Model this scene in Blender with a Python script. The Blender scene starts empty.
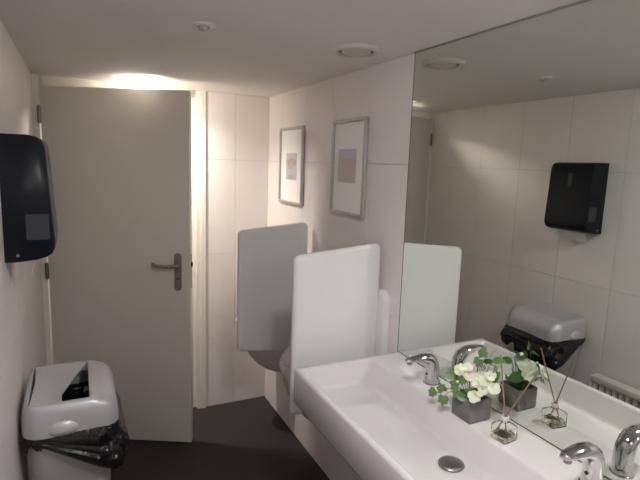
import bpy, bmesh, math, random
from mathutils import Vector, Matrix, noise

# ------------------------------------------------------------------ camera
SC = bpy.context.scene
COL = SC.collection
EYE = 1.63                       # camera height; camera stands at x=0, y=0
YAW, PITCH, ROLL = 0.4593, 0.1512, 0.0336
FPX = 493.1                      # focal length in pixels of the 640 wide frame

fwd = Vector((math.sin(YAW)*math.cos(PITCH), math.cos(YAW)*math.cos(PITCH), -math.sin(PITCH)))
rgt = Vector((math.cos(YAW), -math.sin(YAW), 0))
upv = rgt.cross(fwd)
r2 = rgt*math.cos(ROLL) + upv*math.sin(ROLL)
u2 = upv*math.cos(ROLL) - rgt*math.sin(ROLL)
cam = bpy.data.cameras.new('camera')
cam.sensor_width = 36.0
cam.lens = FPX/640*36.0
cam.clip_start = 0.02
camo = bpy.data.objects.new('camera', cam)
COL.objects.link(camo)
m = Matrix((r2, u2, -fwd)).transposed().to_4x4()
m.translation = Vector((0, 0, EYE))
camo.matrix_world = m
SC.camera = camo

# ------------------------------------------------------------------ world, exposure
w = bpy.data.worlds.new('world')
w.use_nodes = True
w.node_tree.nodes['Background'].inputs[0].default_value = (0.02, 0.02, 0.02, 1)
w.node_tree.nodes['Background'].inputs[1].default_value = 0.1
SC.world = w
SC.view_settings.view_transform = 'Standard'
SC.view_settings.look = 'None'
SC.view_settings.exposure = 4.28
SC.view_settings.gamma = 1.0
SC.view_settings.use_curve_mapping = False
SC.cycles.use_denoising = True
SC.cycles.max_bounces = 14
SC.cycles.diffuse_bounces = 7
SC.cycles.glossy_bounces = 8
SC.cycles.transmission_bounces = 10
SC.cycles.caustics_reflective = True
SC.cycles.caustics_refractive = True
SC.cycles.sample_clamp_indirect = 12.0
SC.cycles.blur_glossy = 0.0
SC.cycles.use_guiding = True
SC.cycles.guiding_training_samples = 128
SC.cycles.surface_guiding_probability = 0.7
SC.cycles.use_adaptive_sampling = False

MAIN_LAMP = (0.44, 0.55)         # ceiling downlight just behind the photographer's line
REAR_FILL = (0.44, -1.05)  # guessed lamp at the unseen end, added to raise the indirect light
DOOR_LAMP = (0.350, 2.876)        # downlight above the open door
MAIN_POWER = 8.6
REAR_FILL_POWER = 5.5
DOOR_POWER = 0.5
DOOR_WATTS = 0.64

# ------------------------------------------------------------------ dimensions
XL, XR, YB, YF, ZC = -0.196, 1.134, 3.10, -1.7, 2.05
YM = 1.5524                      # far edge of the mirror
ZD = 0.90                        # basin deck


def at_x(px, py, X):
    """photo pixel -> point on the plane x = X"""
    d = r2*((px-320)/FPX) + u2*((240-py)/FPX) + fwd
    return d*(X/d.x) + Vector((0, 0, EYE))


def at_mirror(px, py, X):
    """pixel seen in the mirror -> real point on the plane x = X"""
    p = at_x(px, py, 2*XR-X)
    return Vector((X, p.y, p.z))


# ------------------------------------------------------------------ materials
def mat(name, col, rough=0.5, metal=0.0, spec=0.5, var=0.0, vscale=8.0, bump=0.0, bscale=60.0, coat=0.0,
        col2=None, emit=None, estr=0.0, trans=0.0, ior=1.45, sss=0.0):
    M = bpy.data.materials.new(name)
    M.use_nodes = True
    nt = M.node_tree
    b = nt.nodes['Principled BSDF']
    b.inputs['Base Color'].default_value = (*col, 1)
    b.inputs['Roughness'].default_value = rough
    b.inputs['Metallic'].default_value = metal
    b.inputs['Specular IOR Level'].default_value = spec
    b.inputs['IOR'].default_value = ior
    b.inputs['Coat Weight'].default_value = coat
    b.inputs['Coat Roughness'].default_value = 0.06
    b.inputs['Transmission Weight'].default_value = trans
    tc = nt.nodes.new('ShaderNodeTexCoord')
    if var > 0 or col2:
        n = nt.nodes.new('ShaderNodeTexNoise')
        n.inputs['Scale'].default_value = vscale
        n.inputs['Detail'].default_value = 5
        nt.links.new(tc.outputs['Object'], n.inputs['Vector'])
        mix = nt.nodes.new('ShaderNodeMix')
        mix.data_type = 'RGBA'
        c2 = col2 if col2 else tuple(max(0, c*(1-var)) for c in col)
        mix.inputs['A'].default_value = (*col, 1)
        mix.inputs['B'].default_value = (*c2, 1)
        nt.links.new(n.outputs['Fac'], mix.inputs['Factor'])
        nt.links.new(mix.outputs['Result'], b.inputs['Base Color'])
    if bump > 0:
        n2 = nt.nodes.new('ShaderNodeTexNoise')
        n2.inputs['Scale'].default_value = bscale
        n2.inputs['Detail'].default_value = 3
        nt.links.new(tc.outputs['Object'], n2.inputs['Vector'])
        bp = nt.nodes.new('ShaderNodeBump')
        bp.inputs['Strength'].default_value = bump
        bp.inputs['Distance'].default_value = 0.004
        nt.links.new(n2.outputs['Fac'], bp.inputs['Height'])
        nt.links.new(bp.outputs['Normal'], b.inputs['Normal'])
    if emit:
        b.inputs['Emission Color'].default_value = (*emit, 1)
        b.inputs['Emission Strength'].default_value = estr
    return M


M_TILE = mat('satin_tile', (0.76, 0.72, 0.708), 0.38, spec=0.35, var=0.05, vscale=3, bump=0.10, bscale=9)
M_GROUT = mat('grout', (0.56, 0.53, 0.51), 0.9, var=0.15, vscale=20)
M_CEIL = mat('ceiling_paint', (0.76, 0.735, 0.715), 0.85, var=0.05, vscale=4, bump=0.08, bscale=120)
M_FLOOR = mat('dark_floor', (0.040, 0.0365, 0.0365), 0.62, col2=(0.026, 0.024, 0.024), vscale=35, bump=0.15, bscale=90, spec=0.25)
M_PAINT = mat('door_paint', (0.66, 0.63, 0.575), 0.45, var=0.04, vscale=3, bump=0.05, bscale=40)
M_FRAMEPAINT = mat('frame_paint', (0.76, 0.73, 0.67), 0.4, var=0.05, vscale=6)
M_CERAMIC = mat('white_ceramic', (0.67, 0.655, 0.655), 0.10, coat=0.6, var=0.02, vscale=4)
M_PANEL = mat('panel_ceramic', (0.73, 0.74, 0.735), 0.22, coat=0.3, var=0.03, vscale=5)
M_CHROME = mat('chrome', (0.62, 0.62, 0.63), 0.06, metal=1.0, var=0.05, vscale=10)
M_STEEL = mat('brushed_steel', (0.36, 0.34, 0.32), 0.36, metal=1.0, var=0.15, vscale=30)
M_DRAIN = mat('drain_metal', (0.30, 0.29, 0.28), 0.34, metal=0.9, var=0.25, vscale=40)
M_HINGE = mat('hinge_metal', (0.22, 0.22, 0.18), 0.4, metal=0.9, var=0.2, vscale=40)
M_BLACK = mat('black_plastic', (0.012, 0.014, 0.019), 0.26, spec=0.22, var=0.2, vscale=8)
M_BLACKWIN = mat('smoked_window', (0.036, 0.043, 0.052), 0.28, var=0.15, vscale=10)
M_BAG = mat('bin_bag', (0.008, 0.008, 0.009), 0.16, var=0.3, vscale=20, bump=0.5, bscale=38, spec=0.5)
M_SILVER = mat('silver_plastic', (0.53, 0.53, 0.56), 0.34, metal=0.35, var=0.04, vscale=12)
M_BINBODY = mat('grey_plastic', (0.40, 0.395, 0.395), 0.42, metal=0.2, var=0.06, vscale=12)
M_PAPER = mat('towel_paper', (0.72, 0.71, 0.68), 0.9, var=0.05, vscale=40)
M_RAD = mat('radiator_enamel', (0.70, 0.68, 0.63), 0.35, var=0.04, vscale=8)
M_RADBACK = mat('radiator_core', (0.14, 0.135, 0.125), 0.6, var=0.2, vscale=20)
M_PLASTIC = mat('white_plastic', (0.70, 0.665, 0.62), 0.4, var=0.04, vscale=20)
M_VENT = mat('vent_enamel', (0.60, 0.575, 0.53), 0.5, var=0.04, vscale=20)
M_DARK = mat('dark_gap', (0.03, 0.03, 0.03), 0.7, var=0.2, vscale=30)
M_ALU = mat('aluminium_frame', (0.47, 0.465, 0.455), 0.38, metal=0.35, var=0.08, vscale=25)
M_MAT = mat('picture_mat', (0.88, 0.865, 0.865), 0.7, var=0.02, vscale=20)
M_POT = mat('concrete', (0.125, 0.12, 0.12), 0.8, col2=(0.21, 0.20, 0.20), vscale=45, bump=0.3, bscale=120)
M_SOIL = mat('soil', (0.03, 0.022, 0.016), 0.95, var=0.5, vscale=60, bump=0.6, bscale=150)
M_LEAF = mat('ivy_leaf', (0.075, 0.15, 0.04), 0.45, col2=(0.16, 0.26, 0.10), vscale=40)
M_LEAF2 = mat('broad_leaf', (0.055, 0.14, 0.032), 0.4, col2=(0.12, 0.24, 0.07), vscale=30)
M_STEM = mat('stem', (0.10, 0.15, 0.05), 0.6, var=0.3, vscale=40)
M_PETAL = mat('petal', (0.76, 0.77, 0.70), 0.6, col2=(0.60, 0.68, 0.42), vscale=30)
M_PETALP = mat('petal_blush', (0.74, 0.68, 0.62), 0.6, col2=(0.66, 0.64, 0.50), vscale=30)
M_REED = mat('reed', (0.30, 0.17, 0.11), 0.7, var=0.3, vscale=60)
M_GLASS = mat('clear_glass', (0.98, 0.99, 0.97), 0.01, trans=1.0, ior=1.25)
M_OIL = mat('scented_oil', (0.92, 0.93, 0.70), 0.02, trans=1.0, ior=1.22)
M_COLLAR = mat('bottle_collar', (0.75, 0.74, 0.70), 0.35, var=0.05, vscale=40)
M_EDGE = mat('mirror_edge', (0.30, 0.31, 0.29), 0.3, metal=0.4, var=0.2, vscale=30)
M_MIRROR = mat('mirror_silver', (0.75, 0.785, 0.745), 0.0, metal=1.0)
M_LAMPM = mat('lamp_glass_main', (0.9, 0.9, 0.9), 0.5, emit=(1.0, 0.965, 0.95), estr=MAIN_POWER)
M_FILLR = mat('fill_glass_rear', (0.9, 0.9, 0.9), 0.5, emit=(1.0, 0.965, 0.95), estr=REAR_FILL_POWER)
M_LAMPD = mat('lamp_glass_door', (0.9, 0.9, 0.9), 0.5, emit=(1.0, 0.88, 0.74), estr=DOOR_POWER)
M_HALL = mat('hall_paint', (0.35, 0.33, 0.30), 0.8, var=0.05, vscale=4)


# ------------------------------------------------------------------ mesh helpers
def finish(name, bm, material, parent=None, smooth=True, angle=40, loc=None):
    bmesh.ops.recalc_face_normals(bm, faces=bm.faces[:])
    me = bpy.data.meshes.new(name)
    bm.to_mesh(me)
    bm.free()
    if smooth:
        for p in me.polygons:
            p.use_smooth = True
        me.set_sharp_from_angle(angle=math.radians(angle))
    me.materials.append(material)
    return link(name, me, parent, loc)


def link(name, me, parent=None, loc=None):
    o = bpy.data.objects.new(name, me)
    COL.objects.link(o)
    if loc is not None:
        o.location = loc
    if parent is not None:
        o.parent = parent
    return o


def tag(o, label, cat, group=None, kind=None):
    o['label'] = label
    o['category'] = cat
    if group:
        o['group'] = group
    if kind:
        o['kind'] = kind
    return o


def thing(name, label, cat, loc=(0, 0, 0), rz=0, group=None, kind=None):
    o = bpy.data.objects.new(name, None)
    COL.objects.link(o)
    o.location = loc
    o.rotation_euler = (0, 0, rz)
    o.empty_display_size = 0.05
    return tag(o, label, cat, group, kind)


def box(bm, x0, x1, y0, y1, z0, z1, bev=0.0, seg=2):
    vs = [bm.verts.new((x, y, z)) for x in (x0, x1) for y in (y0, y1) for z in (z0, z1)]
    idx = [(0, 1, 3, 2), (4, 6, 7, 5), (0, 4, 5, 1), (2, 3, 7, 6), (0, 2, 6, 4), (1, 5, 7, 3)]
    fs = [bm.faces.new([vs[i] for i in f]) for f in idx]
    if bev > 0:
        es = list({e for f in fs for e in f.edges})
        bmesh.ops.bevel(bm, geom=es, offset=bev, segments=seg, affect='EDGES', profile=0.5)


def box_obj(name, x0, x1, y0, y1, z0, z1, material, parent=None, bev=0.0, seg=2):
    bm = bmesh.new()
    box(bm, x0, x1, y0, y1, z0, z1, bev, seg)
    return finish(name, bm, material, parent)


def loft(bm, rings, closed=True, cap0=False, cap1=False):
    V = [[bm.verts.new(p) for p in r] for r in rings]
    n = len(V[0])
    for a, b in zip(V, V[1:]):
        for i in range(n if closed else n-1):
            j = (i+1) % n
            bm.faces.new((a[i], a[j], b[j], b[i]))
    if cap0:
        bm.faces.new(V[0])
    if cap1:
        bm.faces.new(list(reversed(V[-1])))
    return V


def rrect(x0, x1, y0, y1, r, seg=5):
    pts = []
    for cx, cy, a0 in ((x1-r, y1-r, 0), (x0+r, y1-r, 90), (x0+r, y0+r, 180), (x1-r, y0+r, 270)):
        for k in range(seg+1):
            a = math.radians(a0 + 90*k/seg)
            pts.append((cx+r*math.cos(a), cy+r*math.sin(a)))
    return pts


def circle(cx, cy, z, r, n=32):
    return [(cx+r*math.cos(2*math.pi*i/n), cy+r*math.sin(2*math.pi*i/n), z) for i in range(n)]


def tube(bm, pts, radii, n=8, flat=1.0):
    pts = [Vector(p) for p in pts]
    if not hasattr(radii, '__len__'):
        radii = [radii]*len(pts)
    rings = []
    ref = None
    for i, p in enumerate(pts):
        t = (pts[min(i+1, len(pts)-1)] - pts[max(i-1, 0)]).normalized()
        if ref is None:
            ref = t.orthogonal().normalized()
        ref = (ref - t*ref.dot(t)).normalized()
        b = t.cross(ref)
        rings.append([p + (ref*math.cos(2*math.pi*k/n) + b*math.sin(2*math.pi*k/n)*flat)*radii[i] for k in range(n)])
    loft(bm, rings, True, True, True)


def tube_obj(name, pts, radii, material, parent, n=8):
    bm = bmesh.new()
    tube(bm, pts, radii, n)
    return finish(name, bm, material, parent, angle=60)


# ------------------------------------------------------------------ room shell
def plate(name, x0, x1, y0, y1, z0, z1, material, label, cat):
    o = box_obj(name, x0, x1, y0, y1, z0, z1, material)
    return tag(o, label, cat, kind='structure')


HY = 4.3     # end of the hall behind the door
plate('floor', XL-0.15, XR+0.15, YF-0.15, HY, -0.10, 0.0, M_FLOOR, 'dark charcoal speckled vinyl floor of the washroom', 'floor')
wall_right = plate('wall_right', XR+0.006, XR+0.12, YF, HY, 0, ZC+0.12, M_GROUT, 'right wall of large off-white tiles with the pictures, urinals and mirror', 'wall')
wall_left = plate('wall_left', XL-0.12, XL-0.006, YF, HY, 0, ZC+0.12, M_GROUT, 'left wall of large off-white tiles behind the towel dispenser and bin', 'wall')
wall_front = plate('wall_front', XL-0.12, XR+0.12, YF-0.12, YF-0.006, 0, ZC+0.12, M_GROUT, 'tiled end wall of the washroom opposite the door', 'wall')
wall_back = plate('wall_back', 0.722, XR+0.006, YB+0.006, YB+0.12, 0, ZC+0.12, M_GROUT, 'narrow back wall of off-white tiles right of the door frame', 'wall')
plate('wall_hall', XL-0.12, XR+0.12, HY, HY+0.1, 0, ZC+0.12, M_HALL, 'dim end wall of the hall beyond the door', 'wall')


# ceiling with round cut-outs for the downlights
def ceiling():
    bm = bmesh.new()
    loops = [[(XL-0.006, YF-0.006), (XR+0.006, YF-0.006), (XR+0.006, HY), (XL-0.006, HY)]]
    for (cx, cy), r in ((DOOR_LAMP, 0.068),):
        loops.append([(p[0], p[1]) for p in circle(cx, cy, 0, r, 40)])
    es = []
    for L in loops:
        vs = [bm.verts.new((x, y, ZC)) for x, y in L]
        for i in range(len(vs)):
            es.append(bm.edges.new((vs[i], vs[(i+1) % len(vs)])))
    bmesh.ops.triangle_fill(bm, use_beauty=True, use_dissolve=False, edges=es)
    ext = bmesh.ops.extrude_face_region(bm, geom=bm.faces[:])
    for v in ext['geom']:
        if isinstance(v, bmesh.types.BMVert):
            v.co.z += 0.09
    o = finish('ceiling', bm, M_CEIL, smooth=False)
    tag(o, 'low flat painted off-white ceiling above the washroom', 'ceiling', kind='structure')


ceiling()

# wall tiles: chamfered slabs sharing mesh data by size
TILE_CACHE = {}


def tile_mesh(a, b):
    k = (round(a, 3), round(b, 3))
    if k in TILE_CACHE:
        return TILE_CACHE[k]
    bm = bmesh.new()
    h, c = 0.0068, 0.0009
    g = 0.0009
    A, Bh = a/2-g, b/2-g
    rings = [[(-A, -Bh, 0), (A, -Bh, 0), (A, Bh, 0), (-A, Bh, 0)],
             [(-A, -Bh, h-c), (A, -Bh, h-c), (A, Bh, h-c), (-A, Bh, h-c)],
             [(-A+c, -Bh+c, h), (A-c, -Bh+c, h), (A-c, Bh-c, h), (-A+c, Bh-c, h)]]
    loft(bm, rings, True, False, True)
    bmesh.ops.recalc_face_normals(bm, faces=bm.faces[:])
    me = bpy.data.meshes.new('tile')
    bm.to_mesh(me)
    bm.free()
    me.materials.append(M_TILE)
    TILE_CACHE[k] = me
    return me


random.seed(3)
ZROWS = [0.0, 0.436, 1.040, 1.642, ZC]


def tiles(wall, rot, place, joints, skip=None):
    for s0, s1 in zip(joints, joints[1:]):
        for z0, z1 in zip(ZROWS, ZROWS[1:]):
            if skip and skip(s0, s1, z0, z1):
                continue
            o = link('tile', tile_mesh(abs(s1-s0), z1-z0), wall)
            o.rotation_euler = rot
            x, y = place((s0+s1)/2)
            o.location = (x, y, (z0+z1)/2)


def joint_list(a, step, lo, hi):
    k = math.ceil((lo-a)/step)
    out = [lo]
    v = a+k*step
    while v < hi-1e-6:
        if v-lo > 0.01 and hi-v > 0.01:
            out.append(v)
        v += step
    out.append(hi)
    return out


H = math.pi/2
# tile local axes: x along the wall, y up, z out of the wall
tiles(wall_right, (H, 0, -H), lambda s: (XR+0.0065, s), joint_list(2.537, 0.338, YF, YB),
      skip=lambda a, b, z0, z1: b < YM+0.0 and z0 > 1.0)
tiles(wall_left, (H, 0, H), lambda s: (XL-0.0065, s), joint_list(1.563, 0.331, YF, YB+0.02))
tiles(wall_back, (H, 0, 0), lambda s: (s, YB+0.0065), [0.722, 0.913, XR])
tiles(wall_front, (H, 0, math.pi), lambda s: (s, YF-0.0065), joint_list(0.10, 0.333, XL, XR))

# ------------------------------------------------------------------ door frame and door
HX, HYY = -0.160, 3.062          # hinge line
EX, EY = 0.541, 2.692            # free edge of the leaf
fr = thing('trim_1', 'cream painted door frame around the half-open door', 'door frame', (0, YB, 0), kind='structure')


def extrude_profile(name, pts, z0, z1, material, parent):
    bm = bmesh.new()
    loft(bm, [[(x, y, z0) for x, y in pts], [(x, y, z1) for x, y in pts]], True, True, True)
    bmesh.ops.bevel(bm, geom=[e for e in bm.edges if abs(e.verts[0].co.z-e.verts[1].co.z) > 0.1], offset=0.002, segments=2, affect='EDGES')
    return finish(name, bm, material, parent)


# right jamb: architrave, rebate and stop steps
extrude_profile('jamb', [(0.722, 0.12), (0.722, -0.012), (0.690, -0.012), (0.690, -0.006), (0.664, -0.006), (0.664, 0.022), (0.642, 0.022), (0.642, 0.12)],
                0.0, ZC, M_FRAMEPAINT, fr)
extrude_profile('jamb', [(XL, 0.12), (XL, -0.022), (-0.168, -0.022), (-0.168, 0.022), (-0.148, 0.022), (-0.148, 0.12)],
                0.0, ZC, M_FRAMEPAINT, fr)
bm = bmesh.new()
box(bm, -0.1475, 0.6415, -0.006, 0.12, 2.0, ZC, 0.002)
finish('head_piece', bm, M_FRAMEPAINT, fr)

leaf_len = math.hypot(EX-HX, EY-HYY)
ang = math.atan2(EY-HYY, EX-HX)
door = thing('door_1', 'plain cream flush door with steel lever handle standing half open', 'door', (HX, HYY, 0), ang, kind='structure')
# local: x along the leaf from the hinge, y = away from the viewer
bm = bmesh.new()
box(bm, 0, leaf_len, 0, 0.040, 0.010, 1.992, 0.003)
finish('leaf', bm, M_PAINT, door)
hx = leaf_len-0.066


def rounded_plate(bm, pts2, y0, y1):
    loft(bm, [[(x, y0, z) for x, z in pts2], [(x, y1, z) for x, z in pts2]], True, True, True)


bm = bmesh.new()
pl = rrect(hx-0.0195, hx+0.0195, 0.918, 1.128, 0.019, 6)
rounded_plate(bm, pl, -0.009, 0.0005)
handle = finish('handle_plate', bm, M_STEEL, door)
bm = bmesh.new()
tube(bm, [(hx, -0.008, 1.062), (hx, -0.030, 1.062), (hx-0.004, -0.046, 1.062), (hx-0.016, -0.055, 1.061), (hx-0.05, -0.057, 1.059),
          (hx-0.09, -0.057, 1.060), (hx-0.112, -0.055, 1.063), (hx-0.124, -0.046, 1.066), (hx-0.127, -0.034, 1.067)], 0.0095, 12)
finish('lever', bm, M_STEEL, handle)
bm = bmesh.new()
tube(bm, [(hx, -0.0095, 0.985), (hx, -0.008, 0.985)], 0.006, 10)
finish('keyhole', bm, M_DARK, handle)
lk = box_obj('lock_strip', leaf_len-0.0005, leaf_len+0.0015, 0.010, 0.030, 0.93, 1.12, M_STEEL, door)
box_obj('latch', leaf_len+0.001, leaf_len+0.009, 0.013, 0.027, 1.05, 1.075, M_DARK, lk, 0.002)
for z in (1.845, 0.998, 0.22):
    bm = bmesh.new()
    tube(bm, [(-0.006, -0.004, z-0.042), (-0.006, -0.004, z+0.042)], 0.0095, 12)
    tube(bm, [(-0.006, -0.004, z-0.048), (-0.006, -0.004, z-0.042)], 0.006, 10)
    tube(bm, [(-0.006, -0.004, z+0.042), (-0.006, -0.004, z+0.048)], 0.006, 10)
    finish('hinge', bm, M_HINGE, door)


# ------------------------------------------------------------------ ceiling fixtures
def downlight(xy, r, material, label, depth, trim=0.012):
    t = thing('ceiling_downlight', label, 'ceiling light', (xy[0], xy[1], ZC))
    n = 40
    bm = bmesh.new()
    prof = [(r+trim, 0.0), (r+trim-0.002, -0.003), (r+0.002, -0.004), (r-0.002, -0.001), (r-0.003, 0.018)]
    loft(bm, [circle(0, 0, z, rr, n) for rr, z in prof])
    finish('trim_ring', bm, M_PLASTIC, t)
    bm = bmesh.new()
    loft(bm, [circle(0, 0, depth+0.004, r-0.0035, n), circle(0, 0, depth, r-0.006, n), circle(0, 0, depth-0.003, r*0.5, n)], True, True, True)
    finish('lit_diffuser', bm, material, t)
    bm = bmesh.new()
    loft(bm, [circle(0, 0, 0.0905, r, n), circle(0, 0, 0.12, r, n)], True, True, True)
    finish('can', bm, M_PLASTIC, t)
    return t


dl = downlight(DOOR_LAMP, 0.068, M_LAMPD, 'brightly lit round ceiling downlight above the half-open door', -0.004)
ld = bpy.data.lights.new('downlight_bulb', 'AREA')
ld.shape = 'DISK'
ld.size = 0.06
ld.spread = math.radians(142)
ld.energy = DOOR_WATTS
ld.color = (1.0, 0.90, 0.80)
lo = bpy.data.objects.new('downlight_bulb', ld)
COL.objects.link(lo)
lo.parent = dl
lo.location = (0, 0, -0.0085)


def dome_lamp(xy, r, drop, material, label):
    t = thing('ceiling_lamp', label, 'ceiling light', (xy[0], xy[1], ZC), group='opal dome ceiling lamps')
    bm = bmesh.new()
    prof = [(r+0.016, -0.0003), (r+0.016, -0.006), (r+0.012, -0.010), (r+0.001, -0.010), (r+0.001, -0.004)]
    loft(bm, [circle(0, 0, z, q, 40) for q, z in prof])
    finish('base_ring', bm, M_PLASTIC, t)
    bm = bmesh.new()
    rings = []
    for k in range(9):
        a = math.pi/2*k/8.3
        rings.append(circle(0, 0, -0.006-drop*math.sin(a), r*math.cos(a), 40))
    loft(bm, rings, True, True, True)
    finish('opal_dome', bm, material, t, angle=60)


dome_lamp(MAIN_LAMP, 0.080, 0.030, M_LAMPM, 'lit opal dome ceiling lamp in front of the long wash basin')
dome_lamp(REAR_FILL, 0.080, 0.030, M_FILLR, 'added unseen opal dome fill lamp, guessed for the end away from the door')

# air valve
t = thing('ceiling_air_valve', 'round cream air extraction valve in the ceiling beside the mirror', 'air vent', (0.930, 1.636, ZC))
bm = bmesh.new()
prof = [(0.064, -0.001), (0.065, -0.011), (0.071, -0.015), (0.081, -0.0135), (0.088, -0.007), (0.090, 0.0)]
loft(bm, [circle(0, 0, z, r, 40) for r, z in prof])
finish('outer_ring', bm, M_VENT, t)
bm = bmesh.new()
prof = [(0.002, -0.0150), (0.030, -0.0150), (0.046, -0.0145), (0.053, -0.0125), (0.0545, -0.009), (0.050, -0.004)]
loft(bm, [circle(0, 0, z, r, 40) for r, z in prof], True, True, True)
finish('valve_disc', bm, M_VENT, t)
bm = bmesh.new()
loft(bm, [circle(0, 0, -0.0003, 0.0645, 32), circle(0, 0, -0.0042, 0.0640, 32)], True, True, True)
finish('throat', bm, M_DARK, t)  # solid dark disc, its colour stands for the shade inside the ring gap

# small sensor
t = thing('ceiling_sensor', 'small round white motion sensor in the middle of the ceiling', 'sensor', (0.372, 1.622, ZC))
bm = bmesh.new()
prof = [(0.036, 0.0), (0.036, -0.004), (0.032, -0.007), (0.022, -0.008), (0.020, -0.003), (0.012, -0.003)]
loft(bm, [circle(0, 0, z, r, 28) for r, z in prof], True, False, True)
finish('base', bm, M_PLASTIC, t)
bm = bmesh.new()
prof = [(0.0185, -0.003), (0.018, -0.010), (0.014, -0.016), (0.007, -0.019), (0.001, -0.0195)]
loft(bm, [circle(0, 0, z, r, 24) for r, z in prof], True, False, True)
finish('lens', bm, mat('sensor_lens', (0.45, 0.43, 0.41), 0.12, var=0.1, vscale=40), t)

# ------------------------------------------------------------------ mirror
t = thing('wall_mirror', 'large frameless mirror above the basin reaching up to the ceiling', 'mirror', (XR, YM, ZD))
YM0 = 0.05
bm = bmesh.new()
box(bm, -0.0035, 0.0, YM0-YM, 0.0, 0.001, ZC-ZD-0.003)
finish('backing', bm, M_DARK, t, smooth=False)
bm = bmesh.new()
box(bm, -0.0040, -0.0035, YM0-YM+0.001, -0.0045, 0.0042, ZC-ZD-0.005)
finish('glass', bm, M_MIRROR, t, smooth=False)
bm = bmesh.new()
box(bm, -0.008, 0.0, YM0-YM, 0.001, ZC-ZD-0.006, ZC-ZD-0.0005, 0.001)
finish('top_strip', bm, M_EDGE, t, smooth=False)

# ------------------------------------------------------------------ wash basin
BX0, BX1, BY0, BY1 = 0.678, XR-0.0005, 0.372, 1.5520
basin = thing('wash_basin', 'long white ceramic trough basin with broad rear deck under the mirror', 'basin', ((BX0+BX1)/2, (BY0+BY1)/2, 0.765))
bx, by, bz = basin.location


def ring(x0, x1, y0, y1, r, z):
    return [(x-bx, y-by, z-bz) for x, y in rrect(x0, x1, y0, y1, r, 6)]


bm = bmesh.new()
TX0, TX1, TY0, TY1 = 0.700, 0.992, 0.440, 1.526
rings = [
    ring(BX0+0.030, BX1, BY0+0.03, BY1-0.03, 0.012, 0.772),
    ring(BX0+0.012, BX1, BY0+0.012, BY1-0.012, 0.014, 0.766),
    ring(BX0+0.004, BX1, BY0+0.004, BY1-0.004, 0.012, 0.769),
    ring(BX0, BX1, BY0, BY1, 0.010, 0.777),
    ring(BX0, BX1, BY0, BY1, 0.010, 0.890),
    ring(BX0+0.002, BX1, BY0+0.002, BY1-0.002, 0.009, 0.8965),
    ring(BX0+0.007, BX1, BY0+0.007, BY1-0.007, 0.007, ZD),
    ring(TX0-0.006, TX1+0.006, TY0-0.006, TY1+0.006, 0.022, ZD),
    ring(TX0-0.001, TX1+0.001, TY0-0.001, TY1+0.001, 0.022, 0.898),
    ring(TX0+0.003, TX1-0.003, TY0+0.003, TY1-0.003, 0.022, 0.892),
    ring(TX0+0.014, TX1-0.028, TY0+0.014, TY1-0.010, 0.026, 0.832),
    ring(TX0+0.020, TX1-0.036, TY0+0.020, TY1-0.017, 0.028, 0.820),
    ring(TX0+0.032, TX1-0.050, TY0+0.034, TY1-0.030, 0.030, 0.815),
    ring(TX0+0.10, TX1-0.10, TY0+0.36, TY1-0.36, 0.040, 0.808),
]
loft(bm, rings, True, True, True)
finish('bowl', bm, M_CERAMIC, basin, angle=50)
bm = bmesh.new()
DX, DY = 0.914, 0.970
prof = [(0.030, -0.001), (0.036, 0.001), (0.0365, 0.004), (0.034, 0.007), (0.025, 0.0095), (0.012, 0.0105), (0.001, 0.0108)]
loft(bm, [circle(0, 0, z, r, 36) for r, z in prof], True, True, True)
o = finish('drain_cap', bm, M_DRAIN, basin)
o.location = (DX-bx, DY-by, 0.8105-bz)


# ------------------------------------------------------------------ taps
def make_tap(y, label):
    t = thing('basin_tap', label, 'tap', (1.072, y, ZD), group='chrome taps on the basin deck')
    # sections: (x, z, tangent angle, half thickness, half width)
    path = [(0.000, 0.000, 90, 0.0250, 0.0250), (0.000, 0.004, 90, 0.0245, 0.0245), (0.0005, 0.030, 90, 0.0230, 0.0238), (0.000, 0.054, 93, 0.0225, 0.0238),
            (-0.003, 0.070, 106, 0.0225, 0.0240), (-0.011, 0.084, 130, 0.0215, 0.0240), (-0.026, 0.0935, 155, 0.0190, 0.0240), (-0.046, 0.0975, 172, 0.0160, 0.0230),
            (-0.068, 0.0985, 180, 0.0130, 0.0210), (-0.090, 0.0985, 182, 0.0105, 0.0180), (-0.105, 0.0980, 184, 0.0085, 0.0140), (-0.113, 0.0970, 186, 0.0050, 0.0090)]
    bm = bmesh.new()
    rings = []
    n = 24
    for x, z, a, ht, hw in path:
        a = math.radians(a)
        nx, nz = -math.sin(a), math.cos(a)
        rings.append([(x+nx*ht*math.cos(2*math.pi*k/n), hw*math.sin(2*math.pi*k/n), z+nz*ht*math.cos(2*math.pi*k/n)) for k in range(n)])
    loft(bm, rings, True, True, True)
    finish('body', bm, M_CHROME, t, angle=70)
    bm = bmesh.new()
    loft(bm, [circle(-0.095, 0, 0.0945, 0.0090, 18), circle(-0.0955, 0, 0.0815, 0.0090, 18), circle(-0.0955, 0, 0.0805, 0.0075, 18)], True, True, True)
    finish('aerator', bm, M_STEEL, t)
    bm = bmesh.new()
    loft(bm, [circle(0, 0, 0.0, 0.0275, 28), circle(0, 0, 0.0025, 0.0275, 28), circle(0, 0, 0.004, 0.0255, 28)], True, True, True)
    finish('base_ring', bm, M_CHROME, t)
    bm = bmesh.new()
    tube(bm, [(-0.0220, 0, 0.036), (-0.0238, 0, 0.036)], 0.0045, 14)
    finish('sensor_eye', bm, M_DARK, t)
    bm = bmesh.new()
    tube(bm, [(0.015, -0.012, 0.012), (0.022, -0.019, 0.012)], [0.0045, 0.0055], 12)
    finish('adjuster', bm, M_STEEL, t)
    return t


make_tap(1.266, 'chrome arched tap on the deck at the far end of the basin, by the plant')
make_tap(0.670, 'chrome arched tap on the deck nearest the viewer, past the reed diffuser')

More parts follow.
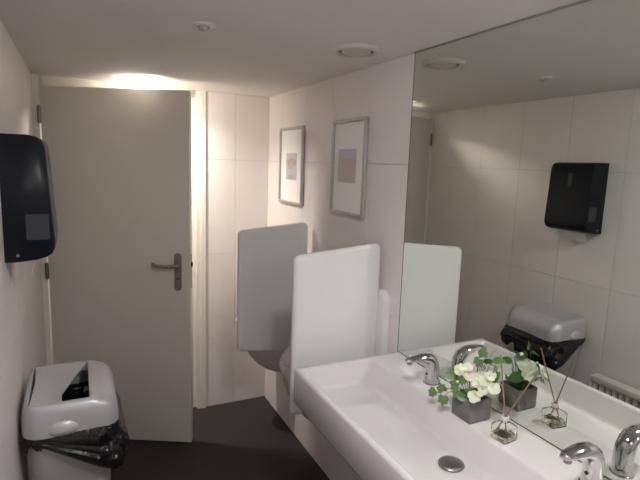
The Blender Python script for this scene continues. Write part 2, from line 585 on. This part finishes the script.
# ------------------------------------------------------------------ potted plant
PX, PY = 1.034, 1.034
plant = thing('potted_plant', 'white flowers and ivy in a square grey concrete pot on the basin deck', 'plant', (PX, PY, ZD))
bm = bmesh.new()
hw = 0.040


def sq(h, z, r=0.003):
    return [(x, y, z) for x, y in rrect(-h, h, -h, h, r, 3)]


loft(bm, [sq(hw-0.003, 0.0), sq(hw-0.001, 0.002), sq(hw, 0.005), sq(hw, 0.066), sq(hw-0.001, 0.068), sq(hw-0.006, 0.068), sq(hw-0.007, 0.066), sq(hw-0.007, 0.02)], True, True, True)
finish('pot', bm, M_POT, plant)
bm = bmesh.new()
loft(bm, [sq(hw-0.0075, 0.021), sq(hw-0.0075, 0.056), sq(hw-0.020, 0.061), sq(0.006, 0.063, 0.002)], True, True, True)
finish('soil', bm, M_SOIL, plant)
PV = Vector((PX, PY, ZD))


def leaf_mesh(kind):
    bm = bmesh.new()
    if kind == 'ivy':
        out = [(0, 0), (0.30, -0.12), (0.52, 0.10), (0.40, 0.34), (0.46, 0.62), (0.20, 0.66), (0, 1.0), (-0.20, 0.66), (-0.46, 0.62), (-0.40, 0.34), (-0.52, 0.10), (-0.30, -0.12)]
        cen = (0, 0.36)
    elif kind == 'broad':
        out = [(0, 0), (0.16, 0.08), (0.28, 0.25), (0.31, 0.45), (0.25, 0.66), (0.13, 0.86), (0, 1.0), (-0.13, 0.86), (-0.25, 0.66), (-0.31, 0.45), (-0.28, 0.25), (-0.16, 0.08)]
        cen = (0, 0.45)
    else:
        out = [(0, 0), (0.22, 0.16), (0.42, 0.42), (0.44, 0.70), (0.28, 0.93), (0.08, 0.98), (-0.10, 0.99), (-0.30, 0.92), (-0.44, 0.68), (-0.40, 0.40), (-0.20, 0.15)]
        cen = (0, 0.52)
    def zz(x, y):
        if kind == 'petal':
            return 0.18*(x*x) + 0.16*y*y - 0.05
        return 0.30*abs(x) - 0.22*(y-0.4)**2
    c = bm.verts.new((*cen, zz(*cen)))
    vs = [bm.verts.new((x, y, zz(x, y))) for x, y in out]
    for i in range(len(vs)):
        bm.faces.new((c, vs[i], vs[(i+1) % len(vs)]))
    me = bpy.data.meshes.new(kind+'_leaf' if kind != 'petal' else 'petal')
    bm.to_mesh(me)
    bm.free()
    for p in me.polygons:
        p.use_smooth = True
    me.materials.append(M_LEAF if kind == 'ivy' else M_LEAF2 if kind == 'broad' else M_PETAL)
    return me


IVY, BROAD, PETAL = leaf_mesh('ivy'), leaf_mesh('broad'), leaf_mesh('petal')
PETAL2 = PETAL.copy()
PETAL2.materials[0] = M_PETALP


def leaf(me, name, centre, size, direction, facing, parent, base):
    """leaf whose tip points along direction, face towards facing"""
    d = Vector(direction).normalized()
    n = Vector(facing)
    n = (n - d*n.dot(d)).normalized()
    s = d.cross(n)
    M = Matrix((s, d, n)).transposed().to_4x4()
    M = M @ Matrix.Scale(size, 4)
    c = Vector(centre) - base
    M.translation = c - d*size*0.45
    o = link(name, me, parent)
    o.matrix_local = M
    return M.translation + base


random.seed(11)
TOCAM = Vector((-0.62, -0.62, 0.45))
# ivy sprigs: (pixel x, pixel y, plane x, size, direction)
ivy_spots = [(432, 393, 0.972, 0.026, (-0.4, 0.4, -0.7)), (443, 401, 0.975, 0.028, (-0.2, -0.1, -0.9)), (441, 387, 0.980, 0.026, (-0.2, 0.3, 0.6)),
             (451, 375, 0.995, 0.030, (-0.5, 0.5, 0.2)), (456, 394, 0.988, 0.026, (-0.3, 0.2, -0.5)), (462, 381, 1.000, 0.026, (-0.2, 0.4, -0.4)),
             (484, 352, 1.040, 0.024, (0.1, -0.2, 0.9)), (478, 363, 1.035, 0.025, (-0.2, 0.2, -0.8)), (455, 385, 0.995, 0.024, (0.2, -0.4, 0.2))]
ivy_bases = []
for px, py, X, s, d in ivy_spots:
    c = at_x(px, py, X)
    ivy_bases.append(leaf(IVY, 'ivy_leaf', c, s*1.2, d, TOCAM + Vector((random.uniform(-.3, .3), random.uniform(-.3, .3), random.uniform(-.1, .4))), plant, PV))
broad_spots = [(494, 377, 1.045, 0.046, (0.2, -0.5, 0.7), TOCAM), (498, 361, 1.055, 0.040, (0.3, -0.9, 0.2), TOCAM + Vector((0, 0, .6))),
               (462, 397, 0.992, 0.040, (-0.5, 0.6, 0.1), TOCAM), (470, 392, 1.00, 0.036, (-0.6, 0.1, 0.2), TOCAM + Vector((0, 0, 0.4)))]
leaf_bases = []
for px, py, X, s, d, f in broad_spots:
    leaf_bases.append(leaf(BROAD, 'broad_leaf', at_x(px, py, X), s, d, f, plant, PV))
# leaves that only the mirror shows
mir_spots = [(519, 377, 1.078, 0.058, (0.2, 0.9, -0.25), (0.7, -0.3, 0.5)), (509, 360, 1.078, 0.040, (0.2, 0.8, 0.1), (0.6, -0.4, 0.6)), (513, 347, 1.068, 0.036, (0.1, -0.2, 0.9), (0.7, -0.3, 0.4)),
             (519, 356, 1.072, 0.038, (0.3, -0.8, 0.35), (0.6, -0.3, 0.6)), (524, 358, 1.065, 0.036, (0.2, -0.9, 0.1), (0.5, -0.3, 0.7))]
for px, py, X, s, d, f in mir_spots:
    leaf_bases.append(leaf(BROAD, 'broad_leaf', at_mirror(px, py, X), s, d, f, plant, PV))


def flower(c, size, axis, mesh):
    f = bpy.data.objects.new('flower', None)
    COL.objects.link(f)
    f.parent = plant
    f.location = c - PV
    f.empty_display_size = 0.01
    a = Vector(axis).normalized()
    u = a.orthogonal().normalized()
    v = a.cross(u)
    k0 = random.uniform(0, 2)
    for k in range(5):
        th = k0 + k*2*math.pi/5
        d = u*math.cos(th) + v*math.sin(th)
        dd = (d + a*random.uniform(-0.1, 0.9)).normalized()
        leaf(mesh, 'petal', c + d*size*0.26 + a*0.002, size*random.uniform(0.50, 0.82), dd, (a+d*random.uniform(-0.5, 0.5)).normalized(), f, c)
    return f


fl = [(460, 371, 1.005, 0.034, 0), (469, 376, 1.015, 0.032, 1), (480, 376, 1.025, 0.030, 0), (486, 382, 1.025, 0.032, 0), (477, 385, 1.01, 0.028, 0),
      (475, 396, 0.996, 0.032, 0), (483, 391, 1.01, 0.028, 0), (494, 389, 1.03, 0.030, 0), (490, 376, 1.035, 0.028, 0), (468, 367, 1.02, 0.026, 0)]
fl_c = []
for px, py, X, s, k in fl:
    c = at_x(px, py, X)
    fl_c.append(c)
    flower(c, s, TOCAM + Vector((random.uniform(-.35, .35), random.uniform(-.35, .35), random.uniform(-.1, .5))), PETAL2 if k else PETAL)
for px, py, X, s in ((527, 366, 1.07, 0.034), (534, 369, 1.06, 0.034), (530, 375, 1.07, 0.030), (524, 362, 1.06, 0.028)):
    c = at_mirror(px, py, X)
    fl_c.append(c)
    flower(c, s, Vector((0.7, -0.35, 0.5)), PETAL)
# stems from the soil
for i, b in enumerate(ivy_bases + leaf_bases + fl_c):
    b = b - PV
    s0 = Vector((max(-0.026, min(0.026, b.x*0.4)), max(-0.026, min(0.026, b.y*0.4)), 0.060))
    mid = (s0+b)*0.5 + Vector((0, 0, 0.014))
    tube_obj('stem', [s0, (s0+mid)*0.5+Vector((0, 0, 0.005)), mid, (mid+b)*0.5+Vector((0, 0, 0.004)), b], [0.0011, 0.001, 0.0009, 0.0008, 0.0006], M_STEM, plant, 5)
# curling tendril above
a = at_x(486, 366, 1.04)-PV
b = at_x(497, 349, 1.06)-PV
tube_obj('tendril', [(0.005, 0, 0.06), a, a+Vector((0.006, -0.004, 0.018)), (a+b)/2+Vector((0, 0, 0.012)), b], 0.0007, M_STEM, plant, 5)

# ------------------------------------------------------------------ reed diffuser
RX, RY = 1.030, 0.902
rd = thing('reed_diffuser', 'small square glass reed diffuser bottle with two sticks beside the plant pot', 'diffuser', (RX, RY, ZD), 0.10)
s = 0.0255


def sqr(h, z, r=0.004):
    return [(x, y, z) for x, y in rrect(-h, h, -h, h, min(r, h*0.99), 5)]


bm = bmesh.new()
outer = [sqr(s-0.002, 0.0003), sqr(s, 0.0025), sqr(s, 0.040), sqr(s-0.002, 0.044), sqr(s-0.009, 0.049, 0.010), sqr(0.0105, 0.0505, 0.0104), sqr(0.0095, 0.053, 0.0094), sqr(0.0095, 0.066, 0.0094)]
inner = [sqr(0.0075, 0.066, 0.0074), sqr(0.0075, 0.050, 0.0074), sqr(s-0.010, 0.047, 0.009), sqr(s-0.0025, 0.040, 0.003), sqr(s-0.0025, 0.006, 0.003), sqr(s-0.0045, 0.004, 0.003)]
loft(bm, outer+inner, True, True, True)
finish('bottle', bm, M_GLASS, rd, angle=35)
bm = bmesh.new()
loft(bm, [sqr(s-0.0047, 0.0042, 0.003), sqr(s-0.0026, 0.0062, 0.003), sqr(s-0.0026, 0.017, 0.003)], True, True, True)
finish('oil', bm, M_OIL, rd)
bm = bmesh.new()
loft(bm, [sqr(0.0098, 0.056, 0.0097), sqr(0.0104, 0.057, 0.0103), sqr(0.0104, 0.067, 0.0103), sqr(0.0085, 0.068, 0.0084), sqr(0.0078, 0.0665, 0.0077), sqr(0.0078, 0.057, 0.0077)], True)
finish('collar', bm, M_COLLAR, rd)
Rz = Matrix.Rotation(-0.10, 3, 'Z')
for tip, foot in (((1.050, 0.955, 1.119), (1.018, 0.885, 0.908)), ((1.066, 0.838, 1.121), (1.013, 0.920, 0.908))):
    tp = Rz @ (Vector(tip)-Vector((RX, RY, ZD)))
    ft = Vector((0, 0, 0.062)) + (Vector((0, 0, 0.062))-tp)*0.28
    tube_obj('reed', [ft, (ft+tp)/2, tp], 0.0019, M_REED, rd, 8)


# ------------------------------------------------------------------ urinal screens
def make_screen(y, label):
    t = thing('urinal_screen', label, 'urinal screen', (XR, y, 0.60), group='white urinal screens on the right wall')
    pts = [(-0.028, 1.326), (-0.412, 1.287), (-0.412, 0.652), (-0.028, 0.598)]
    # rounded corners
    out = []
    rad = [0.030, 0.028, 0.018, 0.018]
    n = len(pts)
    for i in range(n):
        p0, p, p1 = Vector(pts[i-1]), Vector(pts[i]), Vector(pts[(i+1) % n])
        a = (p0-p).normalized()
        b = (p1-p).normalized()
        half = a.angle(b)/2
        d = rad[i]/math.tan(half)
        c = p + (a+b).normalized()*(rad[i]/math.sin(half))
        v0 = p+a*d-c
        v1 = p+b*d-c
        for k in range(7):
            q = v0.lerp(v1, k/6).normalized()*rad[i]
            out.append((c.x+q.x, c.y+q.y))
    cx = sum(p[0] for p in out)/len(out)
    cz = sum(p[1] for p in out)/len(out)

    def inset(dlt):
        res = []
        N = len(out)
        for i in range(N):
            a = Vector(out[i-1])
            b = Vector(out[(i+1) % N])
            e = (b-a).normalized()
            nrm = Vector((e.y, -e.x))
            if nrm.dot(Vector((cx-out[i][0], cz-out[i][1]))) < 0:
                nrm = -nrm
            res.append((out[i][0]+nrm.x*dlt, out[i][1]+nrm.y*dlt))
        return res
    TH = 0.017
    bm = bmesh.new()
    rings = []
    for yy, ins in ((-TH, 0.016), (-TH+0.0015, 0.009), (-TH+0.006, 0.003), (-0.008, 0.0), (0.008, 0.0), (TH-0.006, 0.003), (TH-0.0015, 0.009), (TH, 0.016)):
        rings.append([(x, yy, z-0.60) for x, z in inset(ins)])
    loft(bm, rings, True, True, True)
    finish('panel', bm, M_PANEL, t, angle=50)
    # wall mount: rounded strip filling the gap behind the panel
    bm = bmesh.new()
    prof = rrect(-0.052, 0.052, 0.04, 0.525, 0.045, 8)
    loft(bm, [[(-0.0005, y_*1.0, z) for y_, z in prof], [(-0.020, y_, z) for y_, z in prof], [(-0.027, y_*0.86, z*0.985+0.004) for y_, z in prof], [(-0.0295, y_*0.6, z*0.97+0.008) for y_, z in prof]], True, True, True)
    finish('wall_mount', bm, M_PANEL, t, angle=50)
    return t


make_screen(1.680, 'white rounded urinal screen standing at the end of the wash basin')
make_screen(2.395, 'shaded grey-white urinal screen farther back, between the two urinals')


# ------------------------------------------------------------------ urinals
def make_urinal(y, label):
    t = thing('urinal', label, 'urinal', (XR, y, 0.33), group='white urinals on the right wall')
    n = 40
    wall, rim = [], []
    for k in range(n):
        a = 2*math.pi*k/n
        s, c = math.sin(a), math.cos(a)     # c=+1 top, -1 bottom
        wz = 0.355 + 0.365*c
        ww = 0.165*s*(1.0 if c > 0 else 1-0.25*c*c)
        wall.append(Vector((-0.001, ww, wz)))
        f = (1-c)/2                          # 0 top, 1 bottom front
        rx = -0.075 - 0.235*f**1.7
        rz = 0.655 - 0.295*f**0.62
        rim.append(Vector((rx, 0.138*s, rz)))
    rings = []
    for tt in (0, 0.12, 0.26, 0.42, 0.58, 0.74, 0.88, 1.0):
        r_ = []
        for W, Rm in zip(wall, rim):
            K = Vector((W.x*0.2+Rm.x*0.80, W.y*0.3+Rm.y*0.75, W.z*0.88+Rm.z*0.12))
            r_.append(W*(1-tt)**2 + K*2*tt*(1-tt) + Rm*tt*tt)
        rings.append(r_)
    cen = Vector((-0.10, 0, 0.40))
    deep = Vector((-0.06, 0, 0.24))
    rings.append([r + (cen-r)*0.035 + Vector((0, 0, 0.008)) for r in rim])
    rings.append([r + (cen-r)*0.10 + Vector((0, 0, 0.002)) for r in rim])
    for q, mm in ((0.30, 0.25), (0.55, 0.55), (0.78, 0.85)):
        rings.append([(r + (cen-r)*q).lerp(deep + (r-cen)*(1-q)*0.5, mm) for r in rim])
    bm = bmesh.new()
    loft(bm, rings, True, True, True)
    finish('bowl', bm, M_CERAMIC, t, angle=60)
    bm = bmesh.new()
    tube(bm, [(-0.012, 0, 0.70), (-0.012, 0, 0.80)], 0.011, 14)
    finish('flush_pipe', bm, M_CHROME, t)
    bm = bmesh.new()
    tube(bm, [(-0.0005, 0, 0.80), (-0.026, 0, 0.80), (-0.034, 0, 0.80)], [0.030, 0.030, 0.024], 24)
    finish('flush_button', bm, M_CHROME, t)
    return t


make_urinal(2.040, 'white urinal between the two screens, mostly hidden by the near screen')
make_urinal(2.755, 'shaded urinal bowl showing below the farther screen by the back wall')


# ------------------------------------------------------------------ pictures
def picture_material(kind):
    M = bpy.data.materials.new('print_'+kind)
    M.use_nodes = True
    nt = M.node_tree
    b = nt.nodes['Principled BSDF']
    b.inputs['Roughness'].default_value = 0.6
    tc = nt.nodes.new('ShaderNodeTexCoord')
    sep = nt.nodes.new('ShaderNodeSeparateXYZ')
    nt.links.new(tc.outputs['Generated'], sep.inputs[0])

    def math_(op, a, b_):
        n = nt.nodes.new('ShaderNodeMath')
        n.operation = op
        for i, v in enumerate((a, b_)):
            if v is None:
                continue
            if hasattr(v, 'is_linked'):
                nt.links.new(v, n.inputs[i])
            else:
                n.inputs[i].default_value = v
        return n.outputs[0]

    def mix(f, a, c):
        n = nt.nodes.new('ShaderNodeMix')
        n.data_type = 'RGBA'
        nt.links.new(f, n.inputs['Factor'])
        for key, v in (('A', a), ('B', c)):
            if hasattr(v, 'is_linked'):
                nt.links.new(v, n.inputs[key])
            else:
                n.inputs[key].default_value = (*v, 1)
        return n.outputs['Result']

    def ellipse(cy, cz, ry, rz):
        dy = math_('DIVIDE', math_('SUBTRACT', sep.outputs['Y'], cy), ry)
        dz = math_('DIVIDE', math_('SUBTRACT', sep.outputs['Z'], cz), rz)
        d = math_('ADD', math_('MULTIPLY', dy, dy), math_('MULTIPLY', dz, dz))
        return math_('LESS_THAN', math_('ADD', d, math_('MULTIPLY', ns.outputs['Fac'], 0.9)), 1.4)
    ns = nt.nodes.new('ShaderNodeTexNoise')
    ns.inputs['Scale'].default_value = 55
    ns.inputs['Detail'].default_value = 4
    nt.links.new(tc.outputs['Object'], ns.inputs['Vector'])
    z = sep.outputs['Z']
    if kind == 'tree':
        base = mix(z, (0.42, 0.52, 0.70), (0.56, 0.54, 0.62))
        base = mix(ellipse(0.5, 0.66, 0.52, 0.15), base, (0.47, 0.40, 0.34))
        base = mix(ellipse(0.5, 0.38, 0.10, 0.28), base, (0.60, 0.52, 0.42))
        base = mix(ellipse(0.5, 0.10, 0.30, 0.10), base, (0.46, 0.42, 0.38))
        base = mix(ellipse(0.62, 0.46, 0.30, 0.08), base, (0.50, 0.45, 0.40))
    else:
        sky = math_('GREATER_THAN', z, 0.68)
        field = mix(ns.outputs['Fac'], (0.52, 0.41, 0.40), (0.66, 0.57, 0.53))
        base = mix(sky, field, (0.55, 0.52, 0.62))
        base = mix(ellipse(0.45, 0.66, 0.75, 0.06), base, (0.54, 0.47, 0.51))
        base = mix(ellipse(0.40, 0.30, 0.22, 0.26), base, (0.58, 0.47, 0.45))
    nt.links.new(base, b.inputs['Base Color'])
    return M


def make_picture(y0, y1, z0, z1, iy0, iy1, iz0, iz1, kind, label):
    yc, zc = (y0+y1)/2, (z0+z1)/2
    t = thing('framed_picture', label, 'picture', (XR, yc, zc), group='framed pictures on the right wall')
    a, h, bw = (y1-y0)/2, (z1-z0)/2, 0.016
    for nm, (ya, yb, za, zb) in {'1': (-a, a, h-bw, h), '2': (-a, a, -h, -h+bw), '3': (-a, -a+bw, -h+bw, h-bw), '4': (a-bw, a, -h+bw, h-bw)}.items():
        bm = bmesh.new()
        box(bm, -0.020, -0.001, ya, yb, za, zb, 0.003, 2)
        finish('frame_bar', bm, M_ALU, t)
    box_obj('mat_board', -0.009, -0.002, -a+bw*0.6, a-bw*0.6, -h+bw*0.6, h-bw*0.6, M_MAT, t)
    box_obj('print', -0.0098, -0.0088, iy0-yc, iy1-yc, iz0-zc, iz1-zc, picture_material(kind), t)


make_picture(2.515, 2.858, 1.397, 1.839, 2.605, 2.760, 1.538, 1.692, 'tree', 'silver-framed picture with a small blue print, nearer the door')
make_picture(1.850, 2.162, 1.402, 1.841, 1.936, 2.104, 1.552, 1.706, 'field', 'silver-framed picture with a small pinkish print, nearer the mirror')

# ------------------------------------------------------------------ towel dispenser
DY0, DY1 = 1.648, 1.900
disp = thing('towel_dispenser', 'glossy black paper towel dispenser on the left wall above the bin', 'dispenser', (XL, (DY0+DY1)/2, 1.330))
yc = (DY0+DY1)/2
hwid = (DY1-DY0)/2
prof = [(0.0005, 0.358), (0.070, 0.358), (0.094, 0.354), (0.108, 0.345), (0.115, 0.330), (0.118, 0.305), (0.123, 0.20), (0.129, 0.10), (0.132, 0.050), (0.130, 0.026), (0.122, 0.010),
        (0.106, 0.0), (0.080, -0.007), (0.03, -0.012), (0.0005, -0.012)]
cx, cz = 0.06, 0.17
bm = bmesh.new()
rings = []
for yy, sc in ((-hwid, 0.955), (-hwid+0.002, 0.978), (-hwid+0.006, 0.994), (-hwid+0.012, 1.0), (hwid-0.010, 1.0), (hwid-0.005, 0.994), (hwid-0.002, 0.985), (hwid, 0.972)):
    rings.append([((x if x < 0.001 else cx+(x-cx)*sc), yy, cz+(z-cz)*(sc*0.5+0.5)) for x, z in prof])
loft(bm, rings, True, True, True)
finish('cover', bm, M_BLACK, disp, angle=45)
bm = bmesh.new()
box(bm, 0.1195, 0.1215, -0.012, 0.012, 0.215, 0.300, 0.0008)
finish('level_window', bm, M_BLACKWIN, disp)
bm = bmesh.new()
rounded = rrect(0.058, 0.118, 0.055, 0.130, 0.004, 3)
loft(bm, [[(x, -hwid-0.0008, z) for x, z in rounded], [(x, -hwid+0.004, z) for x, z in rounded]], True, True, True)
finish('side_window', bm, M_BLACKWIN, disp)
bm = bmesh.new()
tube(bm, [(0.034, -hwid-0.0012, 0.010), (0.034, -hwid+0.003, 0.010)], 0.0045, 14)
finish('lock', bm, M_STEEL, disp)
tw = tag(box_obj('paper_towel', 0.0, 0.0012, -0.085, 0.085, -0.045, 0.0, M_PAPER), 'white paper towel poking out below the black dispenser', 'paper towel')
tw.location = (XL+0.072, yc-0.004, 1.318)
tw.rotation_euler = (0, math.radians(12), 0)

# ------------------------------------------------------------------ waste bin
LX0, LX1, LY0, LY1 = -0.184, 0.098, 1.632, 1.978
bcx, bcy = (LX0+LX1)/2, (LY0+LY1)/2
binn = thing('waste_bin', 'silver grey plastic bin with open flap lid standing against the left wall', 'waste bin', (bcx, bcy, 0))


def bring(dx0, dx1, dy0, dy1, r, z):
    return [(x-bcx, y-bcy, z) for x, y in rrect(LX0+dx0, LX1-dx1, LY0+dy0, LY1-dy1, r, 8)]


bm = bmesh.new()
loft(bm, [bring(0.040, 0.055, 0.050, 0.050, 0.040, 0.001), bring(0.034, 0.050, 0.044, 0.044, 0.044, 0.012), bring(0.016, 0.022, 0.020, 0.020, 0.048, 0.772),
          bring(0.020, 0.026, 0.024, 0.024, 0.046, 0.775), bring(0.024, 0.032, 0.030, 0.030, 0.044, 0.60)], True, True, False)
finish('body', bm, M_BINBODY, binn, angle=50)
# lid: rounded shell with a rectangular throat
bm = bmesh.new()
OX0, OX1, OY0, OY1 = -0.160-LX0, LX1-0.010, 1.656-LY0, LY1-1.932


def lerp(a, b, t):
    return a+(b-a)*t


prof = [(0.0, 0.764, 0.060), (0.0, 0.770, 0.060), (0.0, 0.795, 0.060), (0.035, 0.822, 0.060), (0.13, 0.848, 0.056), (0.32, 0.868, 0.050), (0.60, 0.880, 0.036), (0.86, 0.8835, 0.020), (0.97, 0.883, 0.010), (1.0, 0.879, 0.008)]
rings = [bring(lerp(0, OX0, f), lerp(0, OX1, f), lerp(0, OY0, f), lerp(0, OY1, f), r, z) for f, z, r in prof]
rings.append(bring(OX0, OX1, OY0, OY1, 0.008, 0.850))
rings = [bring(0.006, 0.006, 0.006, 0.006, 0.055, 0.764)] + rings
rings = [[(x, y, z-max(0, z-0.80)/0.08*0.016*(0.5-y/(LY1-LY0))) for x, y, z in r_] for r_ in rings]   # the lid top falls towards the near end
loft(bm, rings)
lid = finish('lid', bm, M_SILVER, binn, angle=50)
# half-dome grip on the near end
bm = bmesh.new()
rings = []
gx = -0.066-bcx
for k in range(7):
    a = math.pi/2*k/6
    rr = math.cos(a)
    rings.append([(gx+0.050*rr*math.cos(2*math.pi*i/28), LY0-bcy+0.012-0.024*math.sin(a), 0.782+0.036*rr*math.sin(2*math.pi*i/28) * (1.0 if math.sin(2*math.pi*i/28) > 0 else 0.62)) for i in range(28)])
loft(bm, rings, True, True, True)
finish('lid_grip', bm, M_SILVER, lid, angle=60)
# tilted flap, pushed in on one side
bm = bmesh.new()
A, B_, C, D, E_ = (-0.156, 1.928, 0.881), (0.004, 1.928, 0.880), (-0.159, 1.659, 0.862), (-0.074, 1.806, 0.824), (-0.070, 1.690, 0.812)
F_ = (-0.150, 1.80, 0.880)
top = [Vector(p)-Vector((bcx, bcy, 0)) for p in (A, B_, C, D, E_, F_)]
vt = [bm.verts.new(p) for p in top]
vb = [bm.verts.new(p-Vector((0, 0, 0.005))) for p in top]
for tri in ((0, 1, 3), (0, 3, 5), (5, 3, 4), (5, 4, 2)):
    bm.faces.new([vt[i] for i in tri])
    bm.faces.new([vb[i] for i in reversed(tri)])
for i, j in ((0, 1), (1, 3), (3, 4), (4, 2), (2, 5), (5, 0)):
    bm.faces.new((vt[i], vt[j], vb[j], vb[i]))
finish('flap', bm, M_SILVER, lid, angle=25)

# bin bag: skirt folded over the body rim, plus the inside of the bag
bm = bmesh.new()
seg = 24
base = rrect(LX0+0.012, LX1-0.016, LY0+0.014, LY1-0.014, 0.050, seg)
nb = len(base)


def hem(x, y):
    # hem height around the rim
    u = (x-LX0)/(LX1-LX0)
    v = (y-LY0)/(LY1-LY0)
    near = 0.760-0.140*max(0, min(1, (u-0.04)/0.86))**0.9
    outer = 0.625 + 0.045*v
    wallz = 0.70 - 0.03*v
    far = 0.69-0.03*u
    dn, do, dw, df = v, 1-u, u, 1-v
    ws = [1/(d+0.02)**4 for d in (dn, do, dw, df)]
    return sum(w_*h_ for w_, h_ in zip(ws, (near, outer, wallz, far)))/sum(ws)


rings = []
K = 12
for k in range(-2, K+1):
    r_ = []
    for i, (x, y) in enumerate(base):
        a = Vector(base[i-1])
        b2 = Vector(base[(i+1) % nb])
        e = (b2-a).normalized()
        nrm = Vector((e.y, -e.x))
        if nrm.dot(Vector((x-bcx, y-bcy))) < 0:
            nrm = -nrm
        if k < 0:
            off, z = (-0.010, 0.70) if k == -2 else (-0.002, 0.781)
        else:
            f = k/K
            hz = hem(x, y) + 0.012*noise.noise(Vector((x*22, y*22, 3.1)))
            z = lerp(0.784, hz, f)
            out = 0.006 + 0.015*math.sin(min(1, f*1.25)*math.pi*0.5)
            u = (x-LX0)/(LX1-LX0)
            out *= 0.35 + 1.5*u
            wr = noise.noise(Vector((x*26, y*26, z*13+1.7)))*0.016 + abs(noise.noise(Vector((x*48+5, y*48, z*60+x*40))))*0.018
            out += wr*min(1, f*2.2)*(0.3+0.8*u)
            if k == K:
                out -= 0.006
            off = max(out, 0.003 if x > LX0+0.03 else 0.002)
        px_ = x+nrm.x*off
        r_.append((max(px_, XL+0.002)-bcx, y+nrm.y*off-bcy, z))
    rings.append(r_)
loft(bm, rings)
bmesh.ops.triangulate(bm, faces=bm.faces[:])
bag = finish('bag', bm, M_BAG, binn, angle=14)
bm = bmesh.new()
G = 20
grid = []
for i in range(G+1):
    row = []
    for j in range(G+1):
        x = lerp(-0.150, 0.055, i/G)
        y = lerp(1.665, 1.945, j/G)
        z = 0.752 + 0.07*noise.noise(Vector((x*17, y*17, 8.8))) + 0.035*abs(noise.noise(Vector((x*45, y*45, 2.2)))) + 0.03*(abs(i/G-0.5)*2)**3 + 0.03*(abs(j/G-0.5)*2)**3
        z = min(z, 0.812)
        row.append(bm.verts.new((x-bcx, y-bcy, z)))
    grid.append(row)
for i in range(G):
    for j in range(G):
        bm.faces.new((grid[i][j], grid[i+1][j], grid[i+1][j+1], grid[i][j+1]))
bmesh.ops.triangulate(bm, faces=bm.faces[:])
finish('bag_inside', bm, M_BAG, bag, angle=12)

# ------------------------------------------------------------------ radiator on the left wall
RY0, RY1, RZ0, RZ1 = 0.62, 1.560, 0.16, 0.595
rad = thing('radiator', 'cream ribbed panel radiator low on the left wall, seen in the mirror', 'radiator', (XL, (RY0+RY1)/2, 0))
ry = (RY0+RY1)/2
box_obj('core', 0.030, 0.055, RY0-ry+0.01, RY1-ry-0.01, RZ0+0.01, RZ1-0.02, M_RADBACK, rad)
box_obj('top_cap', 0.022, 0.082, RY0-ry, RY1-ry, RZ1-0.034, RZ1, M_RAD, rad, 0.004)
box_obj('bottom_rail', 0.026, 0.078, RY0-ry, RY1-ry, RZ0, RZ0+0.03, M_RAD, rad, 0.004)
for sgn in (RY0-ry, RY1-ry-0.006):
    box_obj('side_cap', 0.024, 0.080, sgn, sgn+0.006, RZ0+0.028, RZ1-0.032, M_RAD, rad, 0.001)
bm = bmesh.new()
loft(bm, [[(x, y, z) for x, y in ((0.050, -0.013), (0.066, -0.011), (0.074, -0.006), (0.074, 0.006), (0.066, 0.011), (0.050, 0.013))] for z in (RZ0+0.028, RZ1-0.033)], True, True, True)
rib0 = finish('rib', bm, M_RAD, rad, angle=50)
nr = 27
for i in range(nr):
    o = rib0 if i == 0 else link('rib', rib0.data, rad)
    o.location = (0, lerp(RY0+0.022, RY1-0.022, i/(nr-1))-ry, 0)
for yy in (RY0+0.15, RY1-0.15):
    box_obj('wall_bracket', 0.0, 0.032, yy-ry-0.012, yy-ry+0.012, RZ0+0.06, RZ1-0.08, M_RAD, rad)
for yy in (RY0+0.05, RY1-0.05):
    tube_obj('supply_pipe', [(0.040, yy-ry, 0.0), (0.040, yy-ry, RZ0+0.01)], 0.008, M_RAD, rad, 12)
